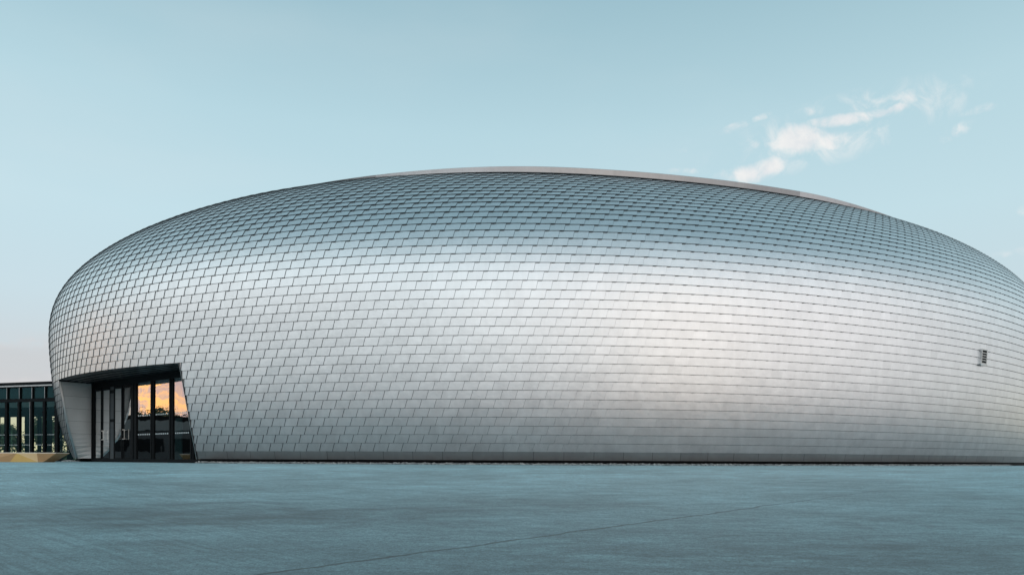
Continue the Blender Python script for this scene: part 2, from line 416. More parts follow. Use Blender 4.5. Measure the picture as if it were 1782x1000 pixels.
# ------------------------------------------------------------------ entrance
GL = np.array([-19.45, 32.40, 0.]); GR = np.array([-11.70, 26.42, 0.])
gd = (GR-GL); glen = np.linalg.norm(gd); gd /= glen; gn = np.array([gd[1], -gd[0], 0.])   # gn points outwards
if gn[1] > 0: gn = -gn
ZL = 3.625
GT = 3.34     # glass head
up = np.array([0, 0, 1.])
def G(t, z=0., out=0.): return GL+gd*t+up*z+gn*out
# metal edge trims and soffit
nl = 40
lt = np.linspace(JL[12], JR[12], nl); LP = pos(11, lt)
mb = MB()
for i in range(nl-1):
    g0 = G(glen*(i/(nl-1))); g1 = G(glen*((i+1)/(nl-1)))
    a, b = LP[i].copy(), LP[i+1].copy(); a[2] -= .02; b[2] -= .02
    mb.quad(a, b, g1+up*(ZL-.01), g0+up*(ZL-.01))
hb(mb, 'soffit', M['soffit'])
mb = MB()     # slats of the soffit
for f_ in (.2, .4, .6, .8):
    for i in range(nl-1):
        def q_(i, f): 
            a = LP[i].copy(); a[2] -= .024; return a*(1-f)+(G(glen*i/(nl-1))+up*(ZL-.012))*f
        mb.quad(q_(i, f_), q_(i+1, f_), q_(i+1, f_+.03)-up*.02, q_(i, f_+.03)-up*.02)
hb(mb, 'soffit_slat', M['black'])
mb = MB()     # lintel drip edge
N11 = normal(np.full(nl, 11.), lt)
for i in range(nl-1):
    a, b = LP[i]+N11[i]*.03, LP[i+1]+N11[i+1]*.03; c, d = LP[i]-N11[i]*.05, LP[i+1]-N11[i+1]*.05
    for p_ in (a, b, c, d): p_[2] -= .022
    mb.quad(a, b, d, c)
hb(mb, 'lintel_trim', M['edge'])
# left reveal : ruled metal panels
nr = 12
ks = np.linspace(-1, 11, nr*1+1); jl = np.interp(ks, KK[:13], JL); JP = pos(ks, jl)
JPn = normal(ks, jl)
mb = MB(); rn = []
zed = np.interp(ks, KK, ZK)
panels = [0.0, .155, .72, 1.28, 1.84, 2.40, 2.96, 3.60]
def jamb_l(z):
    k = np.interp(z, ZK, KK); return pos(k, np.interp(k, KK[:13], JL))+normal(np.array(k), np.array(np.interp(k, KK[:13], JL)))*.02
for z0, z1 in zip(panels[1:], panels[2:]):
    rv = rng.random()
    for sgi in range(3):
        za = z0+.004+(z1-z0-.008)*sgi/3; zb = z0+.004+(z1-z0-.008)*(sgi+1)/3
        a, b = jamb_l(za), jamb_l(zb); mb.quad(a, G(0, za), G(0, zb), b); rn += [rv]*4
o = hb(mb, 'side_reveal', M['reveal'] if 'reveal' in M else simple('reveal_panel', (.62, .61, .60), .6, spec=.3, var=.12, scale=1.5, bump=.2, bscale=30))
at = o.data.attributes.new('rnd', 'FLOAT', 'POINT'); at.data.foreach_set('value', np.array(rn, np.float32))
mb = MB()
zz = np.linspace(.155, 3.60, 12)
def wperp(z):
    a = jamb_l(z)-G(0, z); a[2] = 0; a /= np.linalg.norm(a); p = np.array([a[1], -a[0], 0.]); return p if p[0]*20-p[1]*33 < 0 else -p
for z0, z1 in zip(zz, zz[1:]):
    w0, w1 = wperp(z0)*.05, wperp(z1)*.05
    mb.quad(jamb_l(z0)+w0, G(0, z0)+w0, G(0, z1)+w1, jamb_l(z1)+w1)
hb(mb, 'reveal_backing', M['backing'])
# right reveal (turned away) and thin bright edge trims up both jambs
def jamb_r(z, o_=.02):
    k = np.interp(z, ZK, KK); t = np.interp(k, KK[:13], JR); return pos(k, t)+normal(np.array(k), np.array(t))*o_
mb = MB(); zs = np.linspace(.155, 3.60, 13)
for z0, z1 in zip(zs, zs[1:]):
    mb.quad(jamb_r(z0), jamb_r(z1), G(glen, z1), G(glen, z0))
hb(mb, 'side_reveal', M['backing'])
for jf, sg in ((jamb_l, 0), (jamb_r, 1)):
    mb = MB()
    for z0, z1 in zip(zs, zs[1:]):
        k = np.interp((z0+z1)/2, ZK, KK)
        for (za, zb) in ((z0, z1),):
            a, b = jf(za), jf(zb); t_dir = gd*(.022 if sg else .03)
            n_ = normal(np.array(k), np.array(np.interp(k, KK[:13], JR if sg else JL)))*.022
            if sg: mb.quad(a+n_-t_dir, a+n_+t_dir*.3, b+n_+t_dir*.3, b+n_-t_dir); mb.quad(a-n_*2-t_dir, a+n_-t_dir, b+n_-t_dir, b-n_*2-t_dir)
            else: mb.quad(a+n_-t_dir*.3, a+n_+t_dir, b+n_+t_dir, b+n_-t_dir*.3); mb.quad(a+n_+t_dir, a-n_*2+t_dir, b-n_*2+t_dir, b+n_+t_dir)
    hb(mb, 'jamb_trim', M['trimsteel'])
# frame members along the glass line ; t from the real bay sizes
FX, CAMF = 891., 1218.2
def t_at(px):
    m = (px-FX)/CAMF; return (m*GL[1]-GL[0])/(gd[0]-m*gd[1])
bays = [159.2, 164.6, 175.2, 179.2, 190.6, 198.8, 210.3, 215.5, 228.5, 238.0, 262.6, 268.2, 295.0, 301.3, 332.0, 338.0]
tb = [round(float(t_at(p)), 3) for p in bays]
D = .07
def member(t0, t1, z0, z1, name='frame', d=D, o_=.02, m='black', parent=None):
    mb = MB(); mb.box(G(t0, z0, o_), gd*(t1-t0), -gn*d, up*(z1-z0)); return hb(mb, name, M[m], parent)
for t0, t1 in ((max(tb[0]-.06, 0), tb[1]), (tb[8], tb[9]), (tb[10], tb[11]), (tb[12], tb[13]), (tb[14], tb[15])):
    fr = MB(); fr.box(G(t0, .14, .03), gd*(t1-t0), -gn*.1, up*(GT-.14)); tm = (t0+t1)/2
    fr.box(G(tm-.012, .14, .055), gd*.024, -gn*.022, up*(GT-.14)); hb(fr, 'mullion', M['black'])
fr = MB()
fr.box(G(0, GT, .035), gd*glen, -gn*.11, up*(ZL-.015-GT))
hb(fr, 'head_frame', M['black']); fr = MB()
fr.box(G(0, 0., .035), gd*glen, -gn*.11, up*.14); hb(fr, 'sill_frame', M['black'])
def pane(t0, t1, z0, z1, parent, mat='glass', name='pane'):
    mb = MB(); mb.quad(G(t0, z0, -.01), G(t1, z0, -.01), G(t1, z1, -.01), G(t0, z1, -.01)); return hb(mb, name, M[mat], parent)
def dots(t0, t1, parent):
    mb = MB()
    for z in (1.93, 1.14):
        n_ = max(1, int((t1-t0-.1)/.16)); st_ = (t1-t0-n_*.16)/2+t0+.035
        for i in range(n_): mb.quad(G(st_+i*.16, z, -.004), G(st_+i*.16+.07, z, -.004), G(st_+i*.16+.07, z+.055, -.004), G(st_+i*.16, z+.055, -.004))
    return hb(mb, 'safety_dots', M['dot'], parent)
# doors
for (a, b, hs) in ((tb[1], tb[2]+.07, 1), (tb[3]-.1, tb[4]+.05, -1), (tb[5]-.05, tb[6]+.09, 1), (tb[7]-.09, tb[8]-.0, -1)):
    mb = MB(); sw = .06
    mb.box(G(a, .02, .012), gd*sw, -gn*.05, up*(GT-.03)); mb.box(G(b-sw, .02, .012), gd*sw, -gn*.05, up*(GT-.03))
    mb.box(G(a+sw, .02, .01), gd*(b-a-2*sw), -gn*.045, up*.16); mb.box(G(a+sw, GT-.12, .01), gd*(b-a-2*sw), -gn*.045, up*.11)
    door = hb(mb, 'door', M['black'])
    pane(a+sw, b-sw, .18, GT-.12, door, 'doorglass' if hs > 0 or a < tb[5] else 'glass')
    hm = MB(); tx = b-.10 if hs > 0 else a+.10
    o_ = .07
    q_ = .018; lo_x = min(tx, tx-.2*hs)
    hm.box(G(tx-.2*hs-q_/2, .98, o_), gd*q_, gn*q_, up*.44)
    for z_ in (.98, 1.42-q_): hm.box(G(lo_x, z_, o_+.004), gd*.2, gn*(q_-.008), up*q_)
    for z_ in (1.0, 1.38): hm.box(G(tx-q_/2, z_, .012), gd*q_, gn*(o_-.008), up*q_)
    hb(hm, 'handle', M['steel'], door)
# fixed grey panel between the doors
mb = MB(); t0, t1 = tb[4]+.05, tb[5]-.05
mb.box(G(t0, .14, .0), gd*(t1-t0), -gn*.04, up*(GT-.14)); pn = hb(mb, 'fixed_panel', M['greypanel'])
for z, h in ((1.78, .12), (3.05, .14)):
    mb = MB(); mb.box(G(t0, z, .02), gd*(t1-t0), -gn*.03, up*h); hb(mb, 'rail', M['black'], pn)
# big fixed panes
for a, b in ((tb[9], tb[10]), (tb[11], tb[12]), (tb[13], tb[14]), (tb[15], glen)):
    p_ = pane(a, b, .14, GT, None, name='window_pane'); dots(a, b, p_)
# foyer behind the glass
mb = MB(); dpt = 7.
def I(t, z, d): return G(t, z, -d)
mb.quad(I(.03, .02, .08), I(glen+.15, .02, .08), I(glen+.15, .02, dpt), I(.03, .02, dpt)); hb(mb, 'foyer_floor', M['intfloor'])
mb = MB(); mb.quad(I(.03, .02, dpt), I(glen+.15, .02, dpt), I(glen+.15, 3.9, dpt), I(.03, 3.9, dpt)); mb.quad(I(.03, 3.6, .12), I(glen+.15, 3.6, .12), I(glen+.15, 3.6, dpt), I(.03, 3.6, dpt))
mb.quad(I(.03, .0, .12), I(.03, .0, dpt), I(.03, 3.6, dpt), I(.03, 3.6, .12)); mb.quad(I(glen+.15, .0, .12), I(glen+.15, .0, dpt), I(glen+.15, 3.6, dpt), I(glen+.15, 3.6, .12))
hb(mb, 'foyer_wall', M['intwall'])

desk = empty('reception_desk', 'low dark reception desk standing inside behind the glass entrance', 'desk', tuple(I(6.6, .02, 2.6)))
mb = MB(); O_ = I(6.6, .02, 2.6)
mb.box(np.zeros(3), gd*1.8, -gn*.7, up*.95); mb.build('counter', M['desk'], desk)
mb = MB(); mb.box(gd*-.05+gn*.05+up*.952, gd*1.9, -gn*.8, up*.05); mb.build('desk_top', M['black'], desk)
st_ = empty('display_stand', 'teal printed display stand seen through the first tall pane', 'display stand', tuple(I(5.75, .02, .9)))
mb = MB(); mb.box(up*.1, gd*.75, -gn*.05, up*1.75); mb.build('print_panel', M['teal'], st_)
mb = MB(); mb.box(gd*.05+gn*.12, gd*.65, -gn*.3, up*.09); mb.build('foot', M['black'], st_)

# ------------------------------------------------------------------ louvre vent in the shell
vk = np.linspace(10.62, 12.55, 2)
vt0, vt1 = 1.137, 1.1215
c00, c10, c01, c11 = (pos(k, t) for k, t in ((13.2, vt0), (13.2, vt1), (15.1, vt0), (15.1, vt1)))
vn = normal(np.array(14.2), np.array((vt0+vt1)/2))
vr = (c10-c00)/np.linalg.norm(c10-c00); vu = np.cross(vn, vr); vu = vu if vu[2] > 0 else -vu
vw = .52; vh = .64; O_ = (c00+c10+c01+c11)/4+vn*.11-vr*vw/2-vu*vh/2
mb = MB(); e = .055
mb.box(O_, vr*vw, -vn*.10, vu*e); mb.box(O_+vu*(vh-e), vr*vw, -vn*.10, vu*e)
mb.box(O_+vu*e, vr*e, -vn*.10, vu*(vh-2*e)); mb.box(O_+vu*e+vr*(vw-e), vr*e, -vn*.10, vu*(vh-2*e))
mb.quad(O_+vn*.012-vr*.05-vu*.06, O_+vn*.0-vr*.05-vu*.06+vr*(vw+.1), O_+vr*(vw+.1)-vr*.05, O_-vr*.05)
vent = hb(mb, 'vent_grille', M['trimsteel'])
mb = MB(); mb.box(O_+vu*e+vr*e-vn*.035, vr*(vw-2*e), -vn*.02, vu*(vh-2*e)); hb(mb, 'backing_plate', M['black'], vent)
for i in range(4):
    mb = MB(); z_ = e+(vh-2*e)*(i+1)/5
    mb.box(O_+vr*e+vu*(z_-.016)-vn*.005, vr*(vw-2*e), -vn*.04, vu*.032); hb(mb, 'louvre_slat', M['trimsteel'], vent)

# ------------------------------------------------------------------ glazed wing
WA = np.array([-22.3, 34.55, 0.]); wd = np.array([-3.4, 1.0, 0.]); wd /= np.linalg.norm(wd); wn = np.array([wd[1], -wd[0], 0.])
if wn[1] > 0: wn = -wn
WLEN = 52.; WDEP = 9.5
def Wp(t, z=0., d=0.): return WA+wd*t+up*z-wn*d      # t runs to the left, d into the building
wing = empty('glazed_wing', 'low flat roofed dark glass link building beside the silver hall', 'building', tuple(WA))
def wb(mb, name, mats, parent=None): return mesh_obj(name, np.asarray(mb.v, float)-WA, mb.f, mats, parent or wing, mb.m)
WH = 3.95
mb = MB(); mb.box(Wp(-3, WH-.13, -.15), wd*(WLEN+4), -wn*(WDEP+.3), up*.13); wb(mb, 'roof', M['black'])
mb = MB(); mb.box(Wp(-3, WH-.2, -.06), wd*(WLEN+4), -wn*.05, up*.066); wb(mb, 'fascia', M['trimsteel'])
mb = MB(); mb.box(Wp(-3, WH-.22, .2), wd*(WLEN+4), -wn*(WDEP-.4), up*.06); wb(mb, 'ceiling', M['intwall'])
mb = MB(); mb.box(Wp(-3, .0, .05), wd*(WLEN+4), -wn*(WDEP-.1), up*.03); wb(mb, 'floor', M['intfloor'])
fr = MB()
fr.box(Wp(-3, 0.0, 0), wd*(WLEN+3), -wn*.12, up*.1)
fr.box(Wp(-3, 2.98, -.01), wd*(WLEN+3), -wn*.14, up*.16)
fr.box(Wp(-3, 3.70, -.01), wd*(WLEN+3), -wn*.12, up*.06)
P_ = .83
t = .12; tl = []
while t < WLEN: tl.append(t); t += P_
for i, t in enumerate(tl):
    mb = MB(); mb.box(Wp(t-.02, 3.14, -.03), wd*.04, -wn*.1, up*.56)
    mb.box(Wp(t-.065+.1, .1, -.02), wd*(.13 if i % 5 else .2), -wn*.14, up*2.88); wb(mb, 'mullion', M['black'])
wb(fr, 'facade_frame', M['black'])
# panes, one per bay for the bays that show
for i, (a, b) in enumerate(zip(tl, tl[1:])):
    if i > 6: break
    mb = MB(); mb.quad(Wp(b+.03, .1, .04), Wp(a+.2, .1, .04), Wp(a+.2, 2.98, .04), Wp(b+.03, 2.98, .04)); p_ = wb(mb, 'window_pane', M['wingglass'])
    mb = MB()
    for z in (1.31, .80):
        for q in range(int((P_-.2)/.09)):
            x = a+.24+q*.09; mb.quad(Wp(x, z, .035), Wp(x+.035, z, .035), Wp(x+.035, z+.035, .035), Wp(x, z+.035, .035))
    wb(mb, 'safety_dots', M['dot'], p_)
    mb = MB(); mb.quad(Wp(b-.02, 3.14, .04), Wp(a+.02, 3.14, .04), Wp(a+.02, 3.70, .04), Wp(b-.02, 3.70, .04)); wb(mb, 'upper_pane', M['wingglass'])
mb = MB(); a = tl[7]; mb.quad(Wp(WLEN, .1, .04), Wp(a, .1, .04), Wp(a, 3.7, .04), Wp(WLEN, 3.7, .04)); mb.quad(Wp(tl[0], .1, .04), Wp(-3, .1, .04), Wp(-3, 3.7, .04), Wp(tl[0], 3.7, .04)); wb(mb, 'far_glazing', M['wingglass'])
mb = MB(); mb.quad(Wp(-3, 3.08, .5), Wp(WLEN, 3.08, .5), Wp(WLEN, 3.72, .35), Wp(-3, 3.72, .35)); wb(mb, 'spandrel', M['spandrel'])
mb = MB()     # bright steel corner strips caught by the light
for t in (tl[2]+.16,): mb.box(Wp(t-.012, .1, -.035), wd*.014, -wn*.01, up*2.88)
for t in tl[:5]: mb.box(Wp(t+.02, 3.14, -.034), wd*.016, -wn*.01, up*.56)
wb(mb, 'edge_strip', M['trimsteel'])
# rear glass wall: piers, head, dots ; solid behind the part beside the hall
rr = MB(); rr.box(Wp(-3, 2.95, WDEP-.2), wd*(WLEN+3), -wn*.2, up*.9)
rr.box(Wp(-3, .0, WDEP-.2), wd*4.6, -wn*.2, up*2.95)
rp = []
t = 1.6
while t < WLEN:
    rr.box(Wp(t, 0, WDEP-.2), wd*(.34 if (len(rp) % 2) else .14), -wn*.2, up*2.95); rp.append(t); t += .92
wb(rr, 'rear_frame', M['black'])
mb = MB(); mb.quad(Wp(WLEN, 0, WDEP-.1), Wp(0, 0, WDEP-.1), Wp(0, 3, WDEP-.1), Wp(WLEN, 3, WDEP-.1)); rg = wb(mb, 'rear_glazing', M['rearglass'])
mb = MB()
for z in (1.33, .62):
    for q in range(60):
        x = 1.7+q*.16; mb.quad(Wp(x, z, WDEP-.25), Wp(x+.085, z, WDEP-.25), Wp(x+.085, z+.07, WDEP-.25), Wp(x, z+.07, WDEP-.25))
wb(mb, 'safety_dots', M['dot'], rg)
mb = MB()     # pale duct / ceiling raft hung in the wing
mb.box(Wp(2.6, 3.02, 3.2), wd*8, -wn*.3, up*.28); wb(mb, 'ceiling_raft', M['white'])
mb = MB(); mb.box(Wp(.2, 2.55, 2.6), wd*1.5, -wn*.4, up*.32); wb(mb, 'duct', M['white'])
mb = MB(); mb.quad(Wp(WLEN, 0, 0), Wp(WLEN, 0, WDEP), Wp(WLEN, WH-.2, WDEP), Wp(WLEN, WH-.2, 0)); wb(mb, 'end_wall', M['greypanel'])

# a low pale building far to the left (what the entrance glass mirrors)
pv = empty('visitor_pavilion', 'low dark pavilion with pale fascia standing far left of the forecourt', 'building', (-75, 39, 0))
mb = MB(); mb.box((-5, -14, 0), (10, 0, 0), (0, 22, 0), (0, 0, 3.3)); mb.build('wall', M['greypanel'], pv)
mb = MB(); mb.box((-5.4, -14.4, 3.3), (10.8, 0, 0), (0, 22.8, 0), (0, 0, 1.15)); mb.build('fascia', M['concrete'], pv)
mb = MB(); mb.box((-4.6, -13.6, 4.45), (9.2, 0, 0), (0, 21, 0), (0, 0, .6)); mb.build('roof', M['black'], pv)
for k in range(6):
    mb = MB(); mb.box((5, -13+k*3.5, .9), (.05, 0, 0), (0, 2.6, 0), (0, 0, 1.5)); mb.build('window', M['black'], pv)

# ------------------------------------------------------------------ faceted bench
bench = empty('faceted_bench', 'tan angular faceted bench in front of the glass wing', 'bench', (-18.2, 27.4, 0))
tan = simple('tan_board', (1., .62, .33), .45, var=.12, scale=3)
tan_d = simple('dark_tan_board', (.62, .36, .18), .55, var=.15, scale=3)
yel = simple('yellow_tan_board', (.78, .48, .16), .55, var=.15, scale=3)
top = [(.2, 0, .345), (-.72, -.25, .345), (-1.75, -.18, .345), (-3.0, -.62, .345), (-6.4, -.42, .345)]
bot = [(-.32, .12, .0), (-.72, .02, .0), (-1.45, -.02, .0), (-2.62, -.12, .0), (-6.3, -.05, .0)]
bt = [(.2, 0), (-.42, -.34), (-1.05, .02), (-2.85, -.5), (-6.4, -.35)]
segs = [(0, 1, 2, tan_d), (1, 2, 0, None)]
T_ = [np.array(p) for p in ((.24, .15, .345), (-.40, .0, .345), (-1.28, .12, .345), (-3.35, -.08, .345), (-6.8, -.02, .345))]
B_ = [np.array(p) for p in ((-.30, .22, 0), (-.42, .10, 0), (-1.6, .20, 0), (-2.55, .0, 0), (-6.6, .02, 0))]
mats = [tan, tan_d, yel]
mb = MB()
back = lambda p, y: np.array([p[0], y, p[2]])
mb.quad(B_[0], B_[1], T_[1], T_[0], 1)
mb.poly([B_[1], T_[2], T_[1]][::1], 0)
mb.poly([B_[1], B_[2], T_[2]], 2)
mb.poly([B_[2], B_[3], T_[2]], 1)
mb.poly([B_[3], T_[3], T_[2]], 1)
mb.quad(B_[3], B_[4], T_[4], T_[3], 0)
mb.poly([back(B_[0], .9), B_[0], T_[0], back(T_[0], 1.)], 1)
mb.quad(back(B_[4], .9), back(B_[0], .9), back(T_[0], 1.), back(T_[4], 1.), 1)
mb.build('body', mats, bench)
mb = MB(); lip = .03
tops = [p+up*.0 for p in T_]+[back(T_[4], 1.), back(T_[0], 1.)]
mb.poly([p+up*lip for p in tops][::-1], 0)
for a, b in zip(tops, tops[1:]+tops[:1]): mb.quad(b, a, a+up*lip, b+up*lip, 0)
mb.build('seat_board', simple('pale_board', (.85, .72, .60), .5, var=.1), bench)

# ------------------------------------------------------------------ ground
ys = [-900, -300, -120, -50, -20, -8, -3]+list(np.arange(-2, 23.1, .5))+[25, 30, 40, 60, 120, 300, 900]
def gz(y): 
    x = 22.4-y
    if x < 0: return 0.
    if x > 24.4: x = 24.4
    return -.056*(x-1.2*(1-math.exp(-x/1.2)))
xs = [-900, -300, -120, -60]+list(range(-40, 41, 4))+[60, 120, 300, 900]
vv = [(x, y, gz(y)) for y in ys for x in xs]; nx_ = len(xs)
ff = [(j*nx_+i, j*nx_+i+1, (j+1)*nx_+i+1, (j+1)*nx_+i) for j in range(len(ys)-1) for i in range(nx_-1)]
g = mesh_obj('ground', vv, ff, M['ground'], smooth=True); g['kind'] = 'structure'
mb = MB(); mb.quad((-400, 47.5, .012), (-28, 47.5, .012), (-28, 500, .012), (-400, 500, .012))
g2 = mb.build('meadow', M['grass']); g2['kind'] = 'structure'

# low wooded hills on the horizon
V_ = []; F_ = []; nh = 260
for i in range(nh):
    x = -900+1900*i/(nh-1); h = 9+5*math.sin(x*.006)+2.5*math.sin(x*.031+1)+rng.uniform(-.6, .6)
    V_ += [(x, 640, -.5), (x, 655, h*.75), (x, 690, h), (x, 780, -.5)]
for i in range(nh-1):
    for k in range(3): F_.append((4*i+k, 4*i+4+k, 4*i+5+k, 4*i+1+k))
hl = mesh_obj('hills', V_, F_, M['leaf'], smooth=True); hl['kind'] = 'structure'

# gravel drip strip along the base: countless small stones
NST = 15000
tq = rng.uniform(1.0, 3.2, NST); inn = rng.beta(1.4, 1.6, NST)
sk = []
stn = MB()
P0 = pos(-1, tq); Nn = normal(np.full(NST, -1.), tq); Nn[:, 2] = 0; Nn /= np.linalg.norm(Nn, axis=1)[:, None]
oct_ = np.array([(1, 0, 0), (0, 1, 0), (-1, 0, 0), (0, -1, 0), (0, 0, 1), (0, 0, -1)], float)
of = [(0, 1, 4), (1, 2, 4), (2, 3, 4), (3, 0, 4), (1, 0, 5), (2, 1, 5), (3, 2, 5), (0, 3, 5)]
SV = []; SF = []; SMI = []
n_ = 0
for i in range(NST):
    if JR[0]-.012 < tq[i] < JL[0]-.01: continue
    r_ = rng.uniform(.012, .034)
    c = P0[i]+Nn[i]*(-.1+inn[i]*.62); c[2] = r_*.3+rng.uniform(0, .05)*math.sin(math.pi*min(1, max(0, inn[i])))
    a = rng.uniform(0, 6.28); ca, sa = math.cos(a), math.sin(a)
    o_ = oct_*rng.uniform(.6, 1.25, (6, 1))*r_*np.array([1, 1, .75])
    o_ = o_@np.array([[ca, sa, 0], [-sa, ca, 0], [0, 0, 1]])
    SV.append(c+o_); SF += [(x+n_, y+n_, z+n_) for x, y, z in of]; n_ += 6
    SMI += [int(rng.random() < .45)+int(rng.random() < .2)]*8
gv = mesh_obj('gravel', np.concatenate(SV), SF, [simple('pale_stone', (.58, .57, .55), .8), simple('grey_stone', (.26, .26, .26), .8), simple('dark_stone', (.1, .1, .1), .8)], None, SMI)
gv['kind'] = 'stuff'; gv['label'] = 'pale gravel strip along the foot of the silver hall'; gv['category'] = 'gravel'

# ------------------------------------------------------------------ trees
def make_tree(label, x, y, h, w, seed):
    r_ = np.random.default_rng(seed)
    e_ = empty('tree', label, 'tree', (x, y, 0), 'trees beyond the forecourt')
    mb = MB(); pts = [(0, 0, 0), (.1, 0, h*.3), (-.05, .1, h*.6), (0, 0, h*.85)]
    mb.tube(pts, [h*.035, h*.027, h*.016, h*.006], 7)
    cl = []
    for k in range(14):
        a = k*2.4; z0 = h*(.25+.04*k); ln_ = w*.5*r_.uniform(.6, 1)*(1-.4*k/14)
        tip = np.array([math.cos(a)*ln_, math.sin(a)*ln_, z0+h*.16])
        mb.tube([(0, 0, z0), tip*np.array([.5, .5, 0])+np.array([0, 0, z0+h*.06]), tip], [h*.012, h*.008, h*.003], 5); cl.append(tip)
        cl.append(tip*np.array([.55, .55, 1])+np.array([0, 0, h*.08]))
    cl.append(np.array([0, 0, h*.9])); mb.build('trunk', M['trunk'], e_)
    V_ = []; F_ = []; n = 0
    for c in cl:
        rad = w*r_.uniform(.13, .22)
        for q in range(150):
            d = r_.normal(size=3); d /= np.linalg.norm(d); p = c+d*rad*r_.uniform(.3, 1.1)*np.array([1, 1, .8])
            s = h*.028*r_.uniform(.6, 1.3); u = r_.normal(size=3); u /= np.linalg.norm(u); w_ = np.cross(u, d); w_ /= max(np.linalg.norm(w_), 1e-3)
            V_ += [p-u*s, p+w_*s*.6, p+u*s, p-w_*s*.6]; F_.append((n, n+1, n+2, n+3)); n += 4
    mesh_obj('crown', V_, F_, M['leaf'], e_)
for i, (x, y, h, w, lab) in enumerate([
    (-63.5, 88, 3.9, 4.0, 'bushy tree seen through the left end of the glass wing'),
    (-60.2, 90, 5.1, 4.5, 'taller tree seen through the wing glass beside the hall'),
    (-67.5, 92, 4.3, 4.6, 'round tree beyond the outer end of the glass wing'),
    (-98, 46, 7.0, 9.0, 'full tree mirrored behind the pavilion roof'),
    (-101, 37, 6.6, 9.0, 'wide tree mirrored low between two taller ones'),
    (-96, 28, 6.4, 8.0, 'young tree mirrored nearest the forecourt'),
    (-108, 42, 7.4, 9.0, 'broad tree mirrored in the middle entrance pane'),
    (-112, 52, 6.8, 8.0, 'smaller tree mirrored in the first entrance pane'),
    (-104, 31, 7.2, 8.5, 'spreading tree mirrored in the last entrance pane'),
    (-110, 62, 7.8, 8.0, 'low tree farthest back left of the forecourt')]):
    make_tree(lab, x, y, h, w, 40+i)
# hedge behind the wing
V_ = []; F_ = []; n = 0
for i in range(9000):
    p = np.array([rng.uniform(-90, -36), 70+rng.normal(0, .7), 0]); hh = 1.5+.35*math.sin(p[0]*.7)+.3*math.sin(p[0]*1.9); p[2] = rng.uniform(0, hh)
    u = rng.normal(size=3); u /= np.linalg.norm(u); w_ = np.cross(u, rng.normal(size=3)); w_ /= np.linalg.norm(w_); s = rng.uniform(.07, .16)
    V_ += [p-u*s, p+w_*s*.7, p+u*s, p-w_*s*.7]; F_.append((n, n+1, n+2, n+3)); n += 4
hd = mesh_obj('hedge', V_, F_, M['leaf']); hd['label'] = 'long low hedge across the meadow behind the glass wing'; hd['category'] = 'hedge'

# ------------------------------------------------------------------ camera
cam = bpy.data.cameras.new('camera'); co = link(bpy.data.objects.new('camera', cam))
co.location = (0, 0, .16); cam.sensor_width = 36; cam.lens = 1218.2*36/1782
co.rotation_euler = (R(90), 0, 0)
co.rotation_euler = (R(90), math.atan(.00442), 0); co.rotation_mode = 'XYZ'
from mathutils import Matrix
co.matrix_world = Matrix.Translation((0, 0, .16)) @ Matrix.Rotation(R(90), 4, 'X') @ Matrix.Rotation(math.atan(.00442), 4, 'Z')
cam.shift_y = (800.07-500)/1782; cam.clip_end = 3000; cam.clip_start = .05
sc.camera = co

# ------------------------------------------------------------------ world
w = bpy.data.worlds.new('World'); sc.world = w; w.use_nodes = True
nt = w.node_tree; N = nt.nodes; L = nt.links
bg = N['Background']
SUN_AZ = math.atan2(.547, -.835)      # x, y of the direction to the glow, behind the camera to the right
SUN_EL = R(20)
sky = N.new('ShaderNodeTexSky'); sky.sky_type = 'NISHITA'; sky.sun_disc = False
sky.sun_elevation = SUN_EL; sky.sun_rotation = SUN_AZ; sky.ozone_density = 2.0; sky.dust_density = 1.5
tc = N.new('ShaderNodeTexCoord'); sep = N.new('ShaderNodeSeparateXYZ'); L.new(tc.outputs['Generated'], sep.inputs[0])
def wm(op, a, b=None, c=None, clamp=False):
    x = N.new('ShaderNodeMath'); x.operation = op; x.use_clamp = clamp
    for i, v in enumerate((a, b, c)):
        if v is None: continue
        if isinstance(v, (int, float)): x.inputs[i].default_value = v
        else: L.new(v, x.inputs[i])
    return x.outputs[0]
def mr(v, a, b, c=0., d=1., smooth=True):
    x = N.new('ShaderNodeMapRange'); x.interpolation_type = 'SMOOTHSTEP' if smooth else 'LINEAR'
    L.new(v, x.inputs['Value'])
    for nme, q in (('From Min', a), ('From Max', b), ('To Min', c), ('To Max', d)): x.inputs[nme].default_value = q
    return x.outputs[0]
def ramp(v, stops):
    x = N.new('ShaderNodeValToRGB'); L.new(v, x.inputs[0]); el = x.color_ramp.elements
    while len(el) > 1: el.remove(el[-1])
    el[0].position = stops[0][0]; el[0].color = (*stops[0][1], 1)
    for p, c in stops[1:]:
        e_ = el.new(p); e_.color = (*c, 1)
    return x.outputs[0]
def mix(f, a, b):
    x = N.new('ShaderNodeMix'); x.data_type = 'RGBA'
    if isinstance(f, (int, float)): x.inputs['Factor'].default_value = f
    else: L.new(f, x.inputs['Factor'])
    for nme, q in (('A', a), ('B', b)):
        if isinstance(q, tuple): x.inputs[nme].default_value = (*q, 1)
        else: L.new(q, x.inputs[nme])
    return x.outputs['Result']
X, Y, Z = sep.outputs
front = ramp(Z, [(0, (.82, .76, .52)), (.055, (.80, .75, .58)), (.085, (.67, .69, .70)), (.13, (.64, .70, .73)), (.20, (.63, .77, .82)), (.30, (.60, .80, .86)), (.42, (.52, .74, .81)), (.55, (.37, .58, .66)), (.8, (.24, .41, .49)), (1, (.22, .38, .46))])
back = ramp(Z, [(0, (.30, .31, .32)), (.04, (.52, .52, .52)), (.08, (.86, .85, .85)), (.14, (.90, .88, .885)), (.30, (.89, .89, .90)), (.45, (.78, .84, .88)), (.60, (.47, .62, .70)), (.78, (.22, .40, .49)), (1, (.22, .38, .46))])  # dark horizon band, here and in the next ramp, added to dim lower shell reflections
